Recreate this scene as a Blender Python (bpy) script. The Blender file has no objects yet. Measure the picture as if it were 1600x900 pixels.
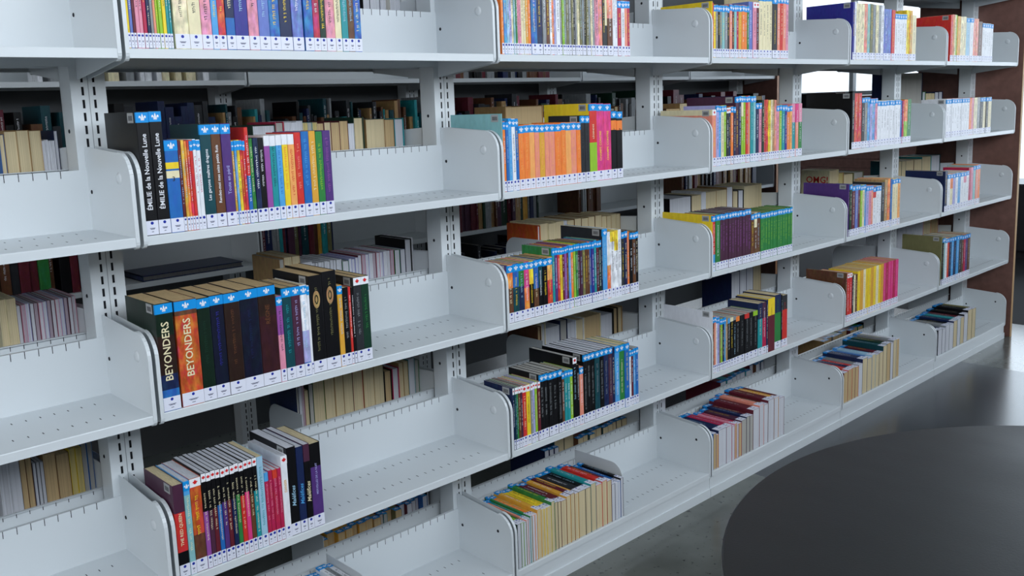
import bpy, math, random
from mathutils import Vector, Matrix
random.seed(7)
SC = bpy.context.scene
COL = SC.collection
R = math.radians
# ------------------------------------------------------------------ camera
F_PX = 1437.0; CX, CY = 786.35, 387.83
CAM = Vector((-0.6504, -1.6655, 1.3094)); ROT = (R(81.20), R(2.0387), R(-43.2442))
cd = bpy.data.cameras.new('camera'); cam = bpy.data.objects.new('camera', cd); COL.objects.link(cam)
from mathutils import Euler
cam.location = CAM; cam.rotation_euler = ROT
cd.sensor_width = 36; cd.lens = F_PX*36/1600
cd.shift_x = (800-CX)/1600; cd.shift_y = (CY-450)/1600
cd.clip_start = 0.02; cd.clip_end = 100
SC.camera = cam
SC.view_settings.view_transform = 'Standard'; SC.view_settings.look = 'None'
SC.view_settings.gamma = 1; SC.view_settings.use_curve_mapping = False
SC.view_settings.exposure = 0.0
# ------------------------------------------------------------------ world: bright overcast daylight
w = bpy.data.worlds.new('world'); SC.world = w; w.use_nodes = True
bg = w.node_tree.nodes['Background']; bg.inputs[0].default_value = (0.80, 0.90, 1.0, 1); bg.inputs[1].default_value = 1.7
# ------------------------------------------------------------------ daylight entering by the windows
def area(name, loc, rot, sx, sy, power, col):
    l = bpy.data.lights.new(name, 'AREA'); l.shape = 'RECTANGLE'; l.size = sx; l.size_y = sy
    l.energy = power; l.color = col
    o = bpy.data.objects.new(name, l); o.location = loc; o.rotation_euler = rot; COL.objects.link(o)
    return o
DAY = (0.86, 0.93, 1.0)
area('window_daylight', (0.7, -2.62, 2.25), (R(-90), 0, R(180)), 8.4, 1.0, 124, DAY)     # high window band behind the viewer
area('window_daylight', (9.85, -.2, 1.7), (R(90), 0, R(90)), 4.8, 3.0, 125, (0.74, 0.87, 1.0))        # window wall at the far end of the room
area('window_daylight', (9.85, 4.1, 2.1), (R(90), 0, R(90)), 2.6, 1.2, 10, DAY)

area('window_daylight', (-3.32, -1.3, 1.95), (R(90), 0, R(-90)), 2.3, 1.5, 27, (1.0, 0.975, 0.95))  # added light at an unseen left window, brightens the end plates
# pixel -> room helpers, only used to read positions off the photograph
MR = Euler(ROT, 'XYZ').to_matrix()
def proj(x, y, z):
    v = MR.transposed() @ (Vector((x, y, z))-CAM)
    return CX+F_PX*v.x/-v.z, CY-F_PX*v.y/-v.z
def unproj_y(u, v, y):
    d = MR @ Vector(((u-CX)/F_PX, -(v-CY)/F_PX, -1)); t = (y-CAM.y)/d.y
    return CAM+d*t
def x_of(u, y, z):
    a, b = -1.0, 8.0
    for _ in range(40):
        m = (a+b)/2
        if proj(m, y, z)[0] < u: a = m
        else: b = m
    return (a+b)/2
def h_of(x, y, z, v):
    a, b = 0.02, 0.6
    for _ in range(30):
        m = (a+b)/2
        if proj(x, y, z+m)[1] > v: a = m
        else: b = m
    return (a+b)/2
# ------------------------------------------------------------------ materials
def lin(h):
    c = [int(h[i:i+2], 16)/255 for i in (0, 2, 4)]
    return tuple(x/12.92 if x <= .04045 else ((x+.055)/1.055)**2.4 for x in c)
def mat(name, rgb, rough=.5, metal=0, spec=.5, bump=0, bscale=200, mottle=0, mscale=5, emit=0):
    m = bpy.data.materials.new(name); m.use_nodes = True; nt = m.node_tree; b = nt.nodes['Principled BSDF']
    b.inputs['Base Color'].default_value = (*rgb, 1); b.inputs['Roughness'].default_value = rough
    b.inputs['Metallic'].default_value = metal; b.inputs['Specular IOR Level'].default_value = spec
    tc = nt.nodes.new('ShaderNodeTexCoord')
    if mottle:
        n = nt.nodes.new('ShaderNodeTexNoise'); n.inputs['Scale'].default_value = mscale; n.inputs['Detail'].default_value = 6
        nt.links.new(tc.outputs['Object'], n.inputs['Vector'])
        mx = nt.nodes.new('ShaderNodeMixRGB'); mx.blend_type = 'MULTIPLY'; mx.inputs['Fac'].default_value = mottle
        cr = nt.nodes.new('ShaderNodeMapRange'); cr.inputs['From Min'].default_value = .3; cr.inputs['From Max'].default_value = .7
        cr.inputs['To Min'].default_value = .35; cr.inputs['To Max'].default_value = 1.1
        nt.links.new(n.outputs['Fac'], cr.inputs['Value']); mx.inputs[1].default_value = (*rgb, 1)
        nt.links.new(cr.outputs[0], mx.inputs[2]); nt.links.new(mx.outputs[0], b.inputs['Base Color'])
    if bump:
        n = nt.nodes.new('ShaderNodeTexNoise'); n.inputs['Scale'].default_value = bscale; n.inputs['Detail'].default_value = 3
        nt.links.new(tc.outputs['Object'], n.inputs['Vector'])
        bp = nt.nodes.new('ShaderNodeBump'); bp.inputs['Strength'].default_value = bump; bp.inputs['Distance'].default_value = .001
        nt.links.new(n.outputs['Fac'], bp.inputs['Height']); nt.links.new(bp.outputs[0], b.inputs['Normal'])
    if emit:
        b.inputs['Emission Color'].default_value = (*rgb, 1); b.inputs['Emission Strength'].default_value = emit
    return m
M_WHITE = mat('white_powder_coat', lin('d2d8dc'), .33, bump=.06, bscale=700)
M_SLOT = mat('painted_slot_shadow', (.006, .007, .012), .8)  # near-black colour stands in for the shade inside slots and holes
M_DARK = mat('dark_steel', (.03, .03, .035), .5)
M_WOOD = mat('brown_laminate', lin('7a564d'), .5, mottle=.35, mscale=30)
M_EDGE = mat('light_edge_band', lin('c9a274'), .5)
M_WALL = mat('wall_paint', lin('7c7e80'), .8)
M_CEIL = mat('ceiling_paint', lin('8e908e'), .9)
M_FRAME = mat('window_frame_grey', lin('8a9094'), .4)

def speckled(name, base, speck, rough, scale=55, thr=.30):
    m = mat(name, base, rough); nt = m.node_tree; b = nt.nodes['Principled BSDF']
    tc = nt.nodes.new('ShaderNodeTexCoord'); v = nt.nodes.new('ShaderNodeTexNoise'); v.inputs['Scale'].default_value = scale
    v.inputs['Detail'].default_value = 2
    nt.links.new(tc.outputs['Object'], v.inputs['Vector'])
    r = nt.nodes.new('ShaderNodeValToRGB'); r.color_ramp.elements[0].position = thr; r.color_ramp.elements[0].color = (*speck, 1)
    r.color_ramp.elements[1].position = thr+.05; r.color_ramp.elements[1].color = (*base, 1)
    nt.links.new(v.outputs['Fac'], r.inputs[0])
    n2 = nt.nodes.new('ShaderNodeTexNoise'); n2.inputs['Scale'].default_value = 7; n2.inputs['Detail'].default_value = 8
    nt.links.new(tc.outputs['Object'], n2.inputs['Vector'])
    mr = nt.nodes.new('ShaderNodeMapRange'); mr.inputs['From Min'].default_value = .35; mr.inputs['From Max'].default_value = .65
    mr.inputs['To Min'].default_value = .82; mr.inputs['To Max'].default_value = 1.08; nt.links.new(n2.outputs['Fac'], mr.inputs['Value'])
    mx = nt.nodes.new('ShaderNodeMixRGB'); mx.blend_type = 'MULTIPLY'; mx.inputs['Fac'].default_value = 1
    nt.links.new(r.outputs[0], mx.inputs[1]); nt.links.new(mr.outputs[0], mx.inputs[2]); nt.links.new(mx.outputs[0], b.inputs['Base Color'])
    return m
M_FLOOR = speckled('light_vinyl_floor', lin('5f625e'), lin('333533'), .17)
M_FLOORD = speckled('dark_vinyl_floor', lin('3d4045'), lin('32353a'), .24)

def table_mat():
    m = mat('dark_laminate_table', lin('131416'), .30, spec=.8); nt = m.node_tree; b = nt.nodes['Principled BSDF']
    tc = nt.nodes.new('ShaderNodeTexCoord'); mp = nt.nodes.new('ShaderNodeMapping'); mp.inputs['Scale'].default_value = (3, 1.2, 1)
    mp.inputs['Rotation'].default_value = (0, 0, R(35)); n = nt.nodes.new('ShaderNodeTexNoise'); n.inputs['Scale'].default_value = 2.2; n.inputs['Detail'].default_value = 9
    nt.links.new(tc.outputs['Object'], mp.inputs[0]); nt.links.new(mp.outputs[0], n.inputs['Vector'])
    mr = nt.nodes.new('ShaderNodeMapRange'); mr.inputs['From Min'].default_value = .3; mr.inputs['From Max'].default_value = .7
    mr.inputs['To Min'].default_value = .34; mr.inputs['To Max'].default_value = .46
    nt.links.new(n.outputs['Fac'], mr.inputs['Value']); nt.links.new(mr.outputs[0], b.inputs['Roughness'])
    n2 = nt.nodes.new('ShaderNodeTexNoise'); n2.inputs['Scale'].default_value = 260; nt.links.new(tc.outputs['Object'], n2.inputs['Vector'])
    bp = nt.nodes.new('ShaderNodeBump'); bp.inputs['Strength'].default_value = .12; bp.inputs['Distance'].default_value = .001
    nt.links.new(n2.outputs['Fac'], bp.inputs['Height']); nt.links.new(bp.outputs[0], b.inputs['Normal'])
    return m
M_TABLE = table_mat()

def printed(name, pages):
    """colour comes from the mesh's own colour attribute 'col'; alpha = how busy the printed artwork is"""
    m = mat(name, (.5, .5, .5), .75 if pages else .38, spec=.5 if pages else .3); nt = m.node_tree; b = nt.nodes['Principled BSDF']
    at = nt.nodes.new('ShaderNodeVertexColor'); at.layer_name = 'col'
    tc = nt.nodes.new('ShaderNodeTexCoord'); mp = nt.nodes.new('ShaderNodeMapping')
    n = nt.nodes.new('ShaderNodeTexNoise'); n.inputs['Detail'].default_value = 4
    geo = nt.nodes.new('ShaderNodeNewGeometry')
    nt.links.new(geo.outputs['Position'], mp.inputs[0]); nt.links.new(mp.outputs[0], n.inputs['Vector'])
    if pages:
        mp.inputs['Scale'].default_value = (1100, 60, 0.5); n.inputs['Scale'].default_value = 1.0
        mr = nt.nodes.new('ShaderNodeMapRange'); mr.inputs['From Min'].default_value = .3; mr.inputs['From Max'].default_value = .7
        mr.inputs['To Min'].default_value = .70; mr.inputs['To Max'].default_value = 1.06
        nt.links.new(n.outputs['Fac'], mr.inputs['Value'])
        mx = nt.nodes.new('ShaderNodeMixRGB'); mx.blend_type = 'MULTIPLY'; mx.inputs['Fac'].default_value = 1
        nt.links.new(at.outputs['Color'], mx.inputs[1]); nt.links.new(mr.outputs[0], mx.inputs[2]); nt.links.new(mx.outputs[0], b.inputs['Base Color'])
    else:
        mp.inputs['Scale'].default_value = (1, 1, .45); n.inputs['Scale'].default_value = 90
        hs = nt.nodes.new('ShaderNodeHueSaturation'); hs.inputs['Saturation'].default_value = .95; hs.inputs['Value'].default_value = 1.0
        nt.links.new(at.outputs['Color'], hs.inputs['Color'])
        # artwork: noise shifts hue and brightness of the printed colour
        s = nt.nodes.new('ShaderNodeSeparateColor'); nt.links.new(n.outputs['Color'], s.inputs[0])
        m1 = nt.nodes.new('ShaderNodeMapRange'); m1.inputs['From Min'].default_value = .3; m1.inputs['From Max'].default_value = .7
        m1.inputs['To Min'].default_value = .44; m1.inputs['To Max'].default_value = .56; nt.links.new(s.outputs[0], m1.inputs['Value'])
        m2 = nt.nodes.new('ShaderNodeMapRange'); m2.inputs['From Min'].default_value = .35; m2.inputs['From Max'].default_value = .7
        m2.inputs['To Min'].default_value = .5; m2.inputs['To Max'].default_value = 1.55; nt.links.new(s.outputs[1], m2.inputs['Value'])
        nt.links.new(m1.outputs[0], hs.inputs['Hue']); nt.links.new(m2.outputs[0], hs.inputs['Value'])
        mx = nt.nodes.new('ShaderNodeMixRGB'); nt.links.new(at.outputs['Alpha'], mx.inputs[0])
        nt.links.new(at.outputs['Color'], mx.inputs[1]); nt.links.new(hs.outputs[0], mx.inputs[2]); nt.links.new(mx.outputs[0], b.inputs['Base Color'])
    return m
M_PRINT = printed('printed_cover', False)
M_PAGE = printed('book_pages', True)

# ------------------------------------------------------------------ mesh helpers
class MB:
    def __init__(s): s.v = []; s.f = []; s.m = []; s.c = []
    def face(s, pts, mi=0, col=None):
        b = len(s.v); s.v += [tuple(p) for p in pts]; s.f.append(tuple(range(b, b+len(pts)))); s.m.append(mi); s.c.append(col)
    def box(s, x0, x1, y0, y1, z0, z1, mi=0, col=None):
        b = len(s.v)
        s.v += [(x0, y0, z0), (x1, y0, z0), (x1, y1, z0), (x0, y1, z0), (x0, y0, z1), (x1, y0, z1), (x1, y1, z1), (x0, y1, z1)]
        for q in ((0, 3, 2, 1), (4, 5, 6, 7), (0, 1, 5, 4), (1, 2, 6, 5), (2, 3, 7, 6), (3, 0, 4, 7)):
            s.f.append(tuple(b+i for i in q)); s.m.append(mi); s.c.append(col)
    def prism(s, pts, vec, mi=0, col=None, caps=True):
        """closed outline pts swept by vec"""
        n = len(pts); b = len(s.v); vec = Vector(vec)
        s.v += [tuple(p) for p in pts]+[tuple(Vector(p)+vec) for p in pts]
        for i in range(n):
            j = (i+1) % n; s.f.append((b+i, b+j, b+n+j, b+n+i)); s.m.append(mi); s.c.append(col)
        if caps:
            s.f.append(tuple(b+i for i in reversed(range(n)))); s.m.append(mi); s.c.append(col)
            s.f.append(tuple(b+n+i for i in range(n))); s.m.append(mi); s.c.append(col)
    def lathe(s, prof, n=24, mi=0, c=(0, 0)):
        b = len(s.v)
        for r, z in prof:
            for k in range(n):
                a = 2*math.pi*k/n; s.v.append((c[0]+r*math.cos(a), c[1]+r*math.sin(a), z))
        for i in range(len(prof)-1):
            for k in range(n):
                k2 = (k+1) % n; s.f.append((b+i*n+k, b+i*n+k2, b+(i+1)*n+k2, b+(i+1)*n+k)); s.m.append(mi); s.c.append(None)
        s.f.append(tuple(b+k for k in reversed(range(n)))); s.m.append(mi); s.c.append(None)
        s.f.append(tuple(b+(len(prof)-1)*n+k for k in range(n))); s.m.append(mi); s.c.append(None)
    def add(s, o, M=None):
        b = len(s.v); s.v += [tuple(M @ Vector(p)) for p in o.v] if M else o.v
        s.f += [tuple(b+i for i in f) for f in o.f]; s.m += o.m; s.c += o.c
    def mesh(s, name, mats, smooth=False):
        me = bpy.data.meshes.new(name); me.from_pydata(s.v, [], s.f)
        for m in mats: me.materials.append(m)
        if len(mats) > 1: me.polygons.foreach_set('material_index', s.m)
        if any(c is not None for c in s.c):
            a = me.color_attributes.new('col', 'FLOAT_COLOR', 'CORNER'); buf = []
            for f, c in zip(s.f, s.c): buf += list(c or (.5, .5, .5, 0))*len(f)
            a.data.foreach_set('color', buf)
        if smooth: me.polygons.foreach_set('use_smooth', [True]*len(s.f))
        me.update(); return me
def link(name, me, parent=None, loc=(0, 0, 0), rot=(0, 0, 0)):
    o = bpy.data.objects.new(name, me); COL.objects.link(o); o.location = loc; o.rotation_euler = rot
    if parent is not None: o.parent = parent
    return o
def tag(o, label=None, cat=None, group=None, kind=None):
    if label: o['label'] = label
    if cat: o['category'] = cat
    if group: o['group'] = group
    if kind: o['kind'] = kind
    return o

# ------------------------------------------------------------------ room shell
def struct(name, mb, mats): return tag(link(name, mb.mesh(name, mats)), kind='structure')
X0, X1, Y0, Y1, H = -3.4, 10.0, -2.7, 5.6, 3.5
BX0, BX1 = 2.066, 3.914                                   # dark band in the vinyl floor
m = MB(); m.box(X0, BX0, Y0, Y1, -.05, 0); struct('floor', m, [M_FLOOR])
m = MB(); m.box(BX0, BX1, Y0, Y1, -.05, 0); struct('floor', m, [M_FLOORD])
m = MB(); m.box(BX1, 4.85, Y0, Y1, -.05, 0); struct('floor', m, [M_FLOOR])
m = MB(); m.box(4.85, X1, Y0, Y1, -.05, 0); struct('floor', m, [mat('charcoal_carpet', lin('26282c'), .95, bump=.5, bscale=400)])
m = MB(); m.box(X0, X1, Y0, Y1, H, H+.05); struct('ceiling', m, [M_CEIL])
m = MB(); m.box(X0-.1, X0, Y0, Y1, 0, 1.15); m.box(X0-.1, X0, Y0, Y1, 2.75, H); m.box(X0-.1, X0, Y0, -2.5, 1.15, 2.75); m.box(X0-.1, X0, -.1, Y1, 1.15, 2.75); struct('wall_left', m, [M_WALL])
# wall behind the viewer with one long window
m = MB(); m.box(X0, X1, Y0-.1, Y0, 0, 1.65); m.box(X0, X1, Y0-.1, Y0, 2.85, H)
m.box(X0, -3.2, Y0-.1, Y0, 1.65, 2.85); m.box(5.3, X1, Y0-.1, Y0, 1.65, 2.85); struct('wall_front', m, [M_WALL])
# wall at the far end: tall windows on the near side, a wood-clad sill under windows further in
m = MB(); m.box(X1, X1+.1, Y0, Y1, 3.25, H); m.box(X1, X1+.1, 2.3, 2.6, 0, 3.25)
m.box(X1, X1+.1, Y0, 2.3, 0, .08); struct('wall_right', m, [M_WALL])
m = MB()
for k in range(12): m.box(X1-.02, X1+.1, 2.6, Y1, k*.107, k*.107+.103)
struct('trim_1', m, [M_WOOD])
# rear wall with a window near the far corner
m = MB(); m.box(X0, 6.0, Y1, Y1+.1, 0, H); m.box(6.0, X1, Y1, Y1+.1, 0, 1.3); m.box(6.0, X1, Y1, Y1+.1, 2.6, H); struct('wall_back', m, [M_WALL])
M_GLASS = bpy.data.materials.new('window_glass'); M_GLASS.use_nodes = True
_n = M_GLASS.node_tree; _n.nodes.clear(); _o = _n.nodes.new('ShaderNodeOutputMaterial'); _t = _n.nodes.new('ShaderNodeBsdfTransparent')
_g = _n.nodes.new('ShaderNodeBsdfGlossy'); _g.inputs['Roughness'].default_value = .02; _x = _n.nodes.new('ShaderNodeMixShader'); _x.inputs[0].default_value = .05
_n.links.new(_t.outputs[0], _x.inputs[1]); _n.links.new(_g.outputs[0], _x.inputs[2]); _n.links.new(_x.outputs[0], _o.inputs[0])
WN = [0]
def window(axis, pos, a0, a1, z0, z1, n):
    """frame with n panes; axis 'x' = wall plane x=pos running along y"""
    WN[0] += 1; fr = MB(); t = .05
    def bx(mb, p0, p1, q0, q1, d0, d1):
        if axis == 'x': mb.box(pos+d0, pos+d1, p0, p1, q0, q1)
        else: mb.box(p0, p1, pos+d0, pos+d1, q0, q1)
    bx(fr, a0, a1, z0, z0+t, 0, .08); bx(fr, a0, a1, z1-t, z1, 0, .08)
    for k in range(n+1):
        c = a0+(a1-a0)*k/n; bx(fr, c-t/2, c+t/2, z0, z1, 0, .08)
    root = tag(link('window_%d' % WN[0], fr.mesh('window_frame', [M_FRAME])), kind='structure')
    for k in range(n):
        p = MB(); c0 = a0+(a1-a0)*k/n+t/2; c1 = a0+(a1-a0)*(k+1)/n-t/2; bx(p, c0, c1, z0+t, z1-t, .03, .036)
        link('pane', p.mesh('pane', [M_GLASS]), root)
window('y', Y0-.09, -3.2, 5.3, 1.65, 2.85, 6)
window('x', X1, Y0, 2.3, .08, 3.25, 4)
window('x', X1, 2.6, Y1, 1.284, 3.25, 3)
window('x', X0-.09, -2.5, -.1, 1.15, 2.75, 2)  # unseen window, added to go with the extra light from the left
window('y', Y1, 6.0, X1, 1.3, 2.6, 3)

# ------------------------------------------------------------------ shelving
W = .9; D = .2145; LIP = .0172; E = .009; PT = .0016       # bay width, depth, lip, half gap, sheet thickness
Z = [1.772, 1.434, 1.0966, .76, .4214, .0868]
ROWN = ['topmost shelf', 'first shelf', 'second shelf', 'third shelf', 'fourth shelf', 'bottom shelf']
BAYN = {-1: 'leftmost bay', 0: 'second bay', 1: 'third bay', 2: 'fourth bay', 3: 'fifth bay', 4: 'last bay by the brown end panel'}
SB = {-1: 'leftmost bay', 0: 'second bay', 1: 'third bay', 2: 'fourth bay', 3: 'fifth bay', 4: 'last bay'}
def plate_outline(hb, hf, d, r, drop):
    """side view (y,z) of an end plate, rounded at the front top and front bottom"""
    p = [(d, hb)]
    for k in range(9):
        a = math.pi/2*k/8; p.append((r-r*math.sin(a), hf-r+r*math.cos(a)))
    rb = .012
    for k in range(5):
        a = math.pi/2*k/4; p.append((rb-rb*math.cos(a), -LIP-.004+rb-rb*math.sin(a)))
    p.append((d, -drop)); return p
def end_plate_mb(side):
    """side +1: flange turned to +x"""
    m = MB(); o = plate_outline(.163, .153, D, .048, .046)
    m.prism([(0, y, z) for y, z in o], (PT, 0, 0))
    # turned rim running down the front edge
    rim = o[1:15]; w_ = .0072
    for i in range(len(rim)-1):
        (ya, za), (yb, zb) = rim[i], rim[i+1]
        t = .0016; dy, dz = yb-ya, zb-za; L = math.hypot(dy, dz) or 1; ny, nz = -dz/L*t, dy/L*t
        x0, x1 = (0, w_) if side > 0 else (PT-w_, PT)
        m.prism([(x0, ya, za), (x0, yb, zb), (x0, yb-ny, zb-nz), (x0, ya-ny, za-nz)], (x1-x0, 0, 0))
    return m
ME_PLATE = {s: end_plate_mb(s).mesh('end_plate', [M_WHITE]) for s in (1, -1)}
def disc_mb(r, t, n=20):
    """low dome whose axis is x, proud towards -x"""
    m = MB(); rings = [(r, 0), (r*.82, -t*.75), (r*.5, -t), (.0001, -t)]
    b = 0
    for rr, xx in rings:
        for k in range(n):
            a = 2*math.pi*k/n; m.v.append((xx, rr*math.cos(a), rr*math.sin(a)))
    for i in range(3):
        for k in range(n):
            k2 = (k+1) % n; m.f.append((i*n+k, i*n+k2, (i+1)*n+k2, (i+1)*n+k)); m.m.append(0); m.c.append(None)
    return m
ME_DISC = disc_mb(.0115, .0028).mesh('embossed_disc', [M_WHITE], True)
ME_SCREW = disc_mb(.0042, .0015, 10).mesh('screw_hole', [M_SLOT])
L_ = W-2*E
def deck_mb():
    m = MB(); x0, x1 = PT, L_-PT
    m.box(x0, x1, .0012, D, -.0016, 0)                       # sheet
    r = .0016                                                # lip with a softened top edge
    o = [(r, 0), (.0005, -.0005), (0, -r), (0, -LIP), (.0015, -LIP), (.0015, -.002), (.004, -.0016)]
    m.prism([(x0, y, z) for y, z in o], (x1-x0, 0, 0))
    m.box(x0, x1, 0.0015, .012, -LIP, -LIP+.0015)            # lip return
    m.box(x0, x1, D-.0015, D, -.02, -.0016)
    m.box(x0+.05, x1-.05, .1, .13, -.008, -.0016)            # stiffening rib underneath
    return m
def panel_mb():
    m = MB(); m.box(PT, L_-PT, D-.0016, D, 0, .118); m.box(PT, L_-PT, D, D+.007, .1165, .118); return m
def deck_slots_mb():
    m = MB(); x = .03
    while x < L_-.03:
        for y in (.055, .155): m.box(x, x+.0016, y, y+.009, 0, .00025)
        x += .025
    return m
def panel_slots_mb():
    m = MB(); x = .03
    while x < L_-.03:
        m.box(x, x+.0013, D-.0019, D-.0012, .104, .1182); m.box(x, x+.0013, D-.0012, D+.0003, .106, .1163); x += .025
    return m
ME_DECK = deck_mb().mesh('deck', [M_WHITE]); ME_PANEL = panel_mb().mesh('back_panel', [M_WHITE])
ME_DS = deck_slots_mb().mesh('deck_slots', [M_SLOT]); ME_PS = panel_slots_mb().mesh('panel_slots', [M_SLOT])
def kick_mb():
    m = MB(); x0, x1 = -E+.001, L_+E-.001
    m.box(x0, x1, .006, .010, 0, -LIP+.0868-.001); m.box(x0, x1, .0015, .010, 0, .030); m.box(x0, x1, .003, .006, .066, .0695)
    return m
ME_KICK = kick_mb().mesh('kick_plate', [M_WHITE])
def shelf(x0, yf, z, label, group, back=False, detail=True, base=False):
    """x0 = left edge of the bay; yf = front edge; back=True faces +y"""
    e = bpy.data.objects.new('metal_shelf', None); COL.objects.link(e)
    tag(e, label, 'shelf', group)
    e.empty_display_size = .1
    if back: e.location = (x0+W-E, yf, z); e.rotation_euler = (0, 0, math.pi)
    else: e.location = (x0+E, yf, z)
    dk = link('deck', ME_DECK, e); pn = link('back_panel', ME_PANEL, e)
    if detail:
        tag(link('deck_slots', ME_DS, dk), kind='stuff'); 
    tag(link('panel_slots', ME_PS, pn), kind='stuff')
    a = link('end_plate', ME_PLATE[-1], e, (0, 0, 0)); b = link('end_plate', ME_PLATE[1], e, (L_-PT, 0, 0))
    if detail:
        if base: link('screw', ME_SCREW, b, (-.0003, .05, .105))
        else: link('embossed_disc', ME_DISC, b, (-.0001, .05, .106))
        link('screw', ME_SCREW, b, (-.0003, D-.018, .075))
    if base: link('kick_plate', ME_KICK, e, (0, 0, -Z[5]))
    return e
CONT = {}
POST_D = .06
def upright(x, y0, z1, label, group, face_back=True):
    """hollow post, two slotted columns on the front face (towards -y)"""
    e = bpy.data.objects.new('upright', None); COL.objects.link(e); e.location = (x, y0, 0); tag(e, label, 'upright post', group)
    hw = .0335; m = MB()
    cols = [(-hw, -.0135), (-.0135, -.0085), (-.0085, .0085), (.0085, .0135), (.0135, hw)]
    pitch = .025; n = int(z1/pitch)
    for (a, b) in (cols[0], cols[2], cols[4]): m.box(a, b, 0, .0015, 0, z1)
    for (a, b) in (cols[1], cols[3]):
        for k in range(n): m.box(a, b, 0, .0015, k*pitch, k*pitch+.0085)
    m.box(-hw, -hw+.0015, .0015, POST_D, 0, z1); m.box(hw-.0015, hw, .0015, POST_D, 0, z1)
    m.box(-hw, hw, POST_D-.0015, POST_D, 0, z1)
    link('post', m.mesh('post', [M_WHITE]), e)
    m = MB(); m.box(-.016, .016, .004, .006, 0, z1); link('slot_shade_sheet', m.mesh('slot_shade_sheet', [M_SLOT]), e)  # dark sheet stands in for the shade inside the hollow post
    m = MB(); m.box(-.0006, .0006, -.0004, 0, 0, z1); link('seam', m.mesh('seam', [M_FRAME]), e)
    for zz in (.28, .62, .70, .96, 1.29, 1.62):
        link('bolt_hole', ME_SCREW, e, (-hw-.0002, .03, zz))
    return e
XP = .009
STACK_TOP = 2.0
NAMES = {-1: 'leftmost', 0: 'left foreground', 1: 'middle', 2: 'fourth from left', 3: 'fifth from left', 4: 'sixth from left', 5: 'last at the brown end panel'}
for k in range(-1, 6):
    upright(k*W+XP, D+.0012, STACK_TOP, 'white slotted steel upright, %s in the front bookcase' % ['outside left edge', 'at the left foreground', 'between the second and third bays', 'between third and fourth bays', 'between fourth and fifth bays', 'between fifth and last bays', 'against the brown end panel'][k+1], 'front bookcase uprights')
content = {(-1, 1): 'empty', (-1, 2): 'empty', (-1, 3): 'empty', (-1, 4): 'empty', (-1, 5): 'empty'}
YR = .505                                                  # front edge of the rear shelves
HOLD = {(1, 0): 'pastel paperbacks', (1, 1): 'many thin comic volumes', (1, 2): 'thin coloured paperbacks', (1, 3): 'pale paperbacks', (1, 4): 'pale paperbacks', (2, 0): 'two black volumes and a rainbow series', (2, 1): 'an orange series', (2, 2): 'multicoloured paperbacks', (2, 3): 'white paperbacks', (2, 4): 'white thin books',
 (3, 0): 'thick dark novels', (3, 1): 'a dark patterned series', (3, 2): 'plum and green series', (3, 3): 'striped pale books', (3, 4): 'a short mixed row', (4, 0): 'a black-topped series with coloured feet', (4, 1): 'mostly black spines', (4, 2): 'black and two-tone spines', (4, 3): 'yellow and pink spines', (4, 4): 'a few dark spines',
 (5, 0): 'few books spine up', (5, 1): 'yellow spines up', (5, 2): 'crimson spines up', (5, 3): 'blue spines up', (5, 4): 'grey spines up'}
for k in range(-1, 5):
    for r in range(0, 6):
        c = 'empty' if (r, k) not in HOLD else 'holding '+HOLD[(r, k)]
        shelf(k*W, 0, Z[r], 'white steel %s in the %s, %s' % (ROWN[r], SB[k], c), 'front bookcase shelves', base=(r == 5))
        shelf(k*W, YR, Z[r], 'white steel %s on far side of the %s' % (ROWN[r], SB[k]), 'rear side shelves', back=True, detail=False, base=(r == 5))
# brown end panel
def end_panel(x, y0, y1, z1, label, m_edge):
    m = MB(); m.box(x, x+.022, y0+.002, y1-.002, 0, z1); o = link('end_panel', m.mesh('end_panel', [M_WOOD])); tag(o, label, 'end panel')
    m = MB(); m.box(x-.0005, x+.0225, y0, y0+.002, 0, z1); m.box(x-.0005, x+.0225, y1-.002, y1, 0, z1)
    link('edge_band', m.mesh('edge_band', [m_edge]), o); return o
end_panel(4.5435, -.012, YR+.012, STACK_TOP+.02, 'brown laminate end panel closing the right end of the white shelving', M_EDGE)

# second bookcase across the aisle
Y2 = 1.42; XO = .09
SEC = {-2: 'outermost left', -1: 'left', 0: 'second from left', 1: 'centre-left', 2: 'centre-right', 3: 'second from right', 4: 'rightmost'}
for k in range(-2, 5):
    for r in range(1, 5):
        shelf(XO+k*W, Y2, Z[r], 'white steel shelf behind the aisle, %s level, %s section' % (['first', 'second', 'third', 'fourth'][r-1], SEC[k]), 'shelves of the bookcase behind', detail=False)
    upright(XO+k*W+XP, Y2+D+.0012, STACK_TOP, 'upright of the bookcase behind, at left of its %s section' % SEC[k], 'uprights of the bookcase behind')
upright(XO+5*W+XP-.07, Y2+D+.0012, STACK_TOP, 'last upright of the bookcase behind, beside its end panel', 'uprights of the bookcase behind')
M_EDGE2 = mat('orange_edge_band', lin('c98a5c'), .5)
end_panel(XO+5*W+.004, Y2-.012, Y2+.5, STACK_TOP, 'dark brown end panel with orange edge on bookcase behind', M_EDGE2)
mb = MB(); mb.box(XO-2*W, XO+5*W, Y2+D+POST_D+.004, Y2+D+POST_D+.008, .05, STACK_TOP)
link('back_sheet', mb.mesh('back_sheet', [mat('grey_back_sheet', lin('5a5d60'), .7)])); tag(bpy.data.objects['back_sheet'], 'grey sheet backing of the bookcase across the aisle', 'back panel')

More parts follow.
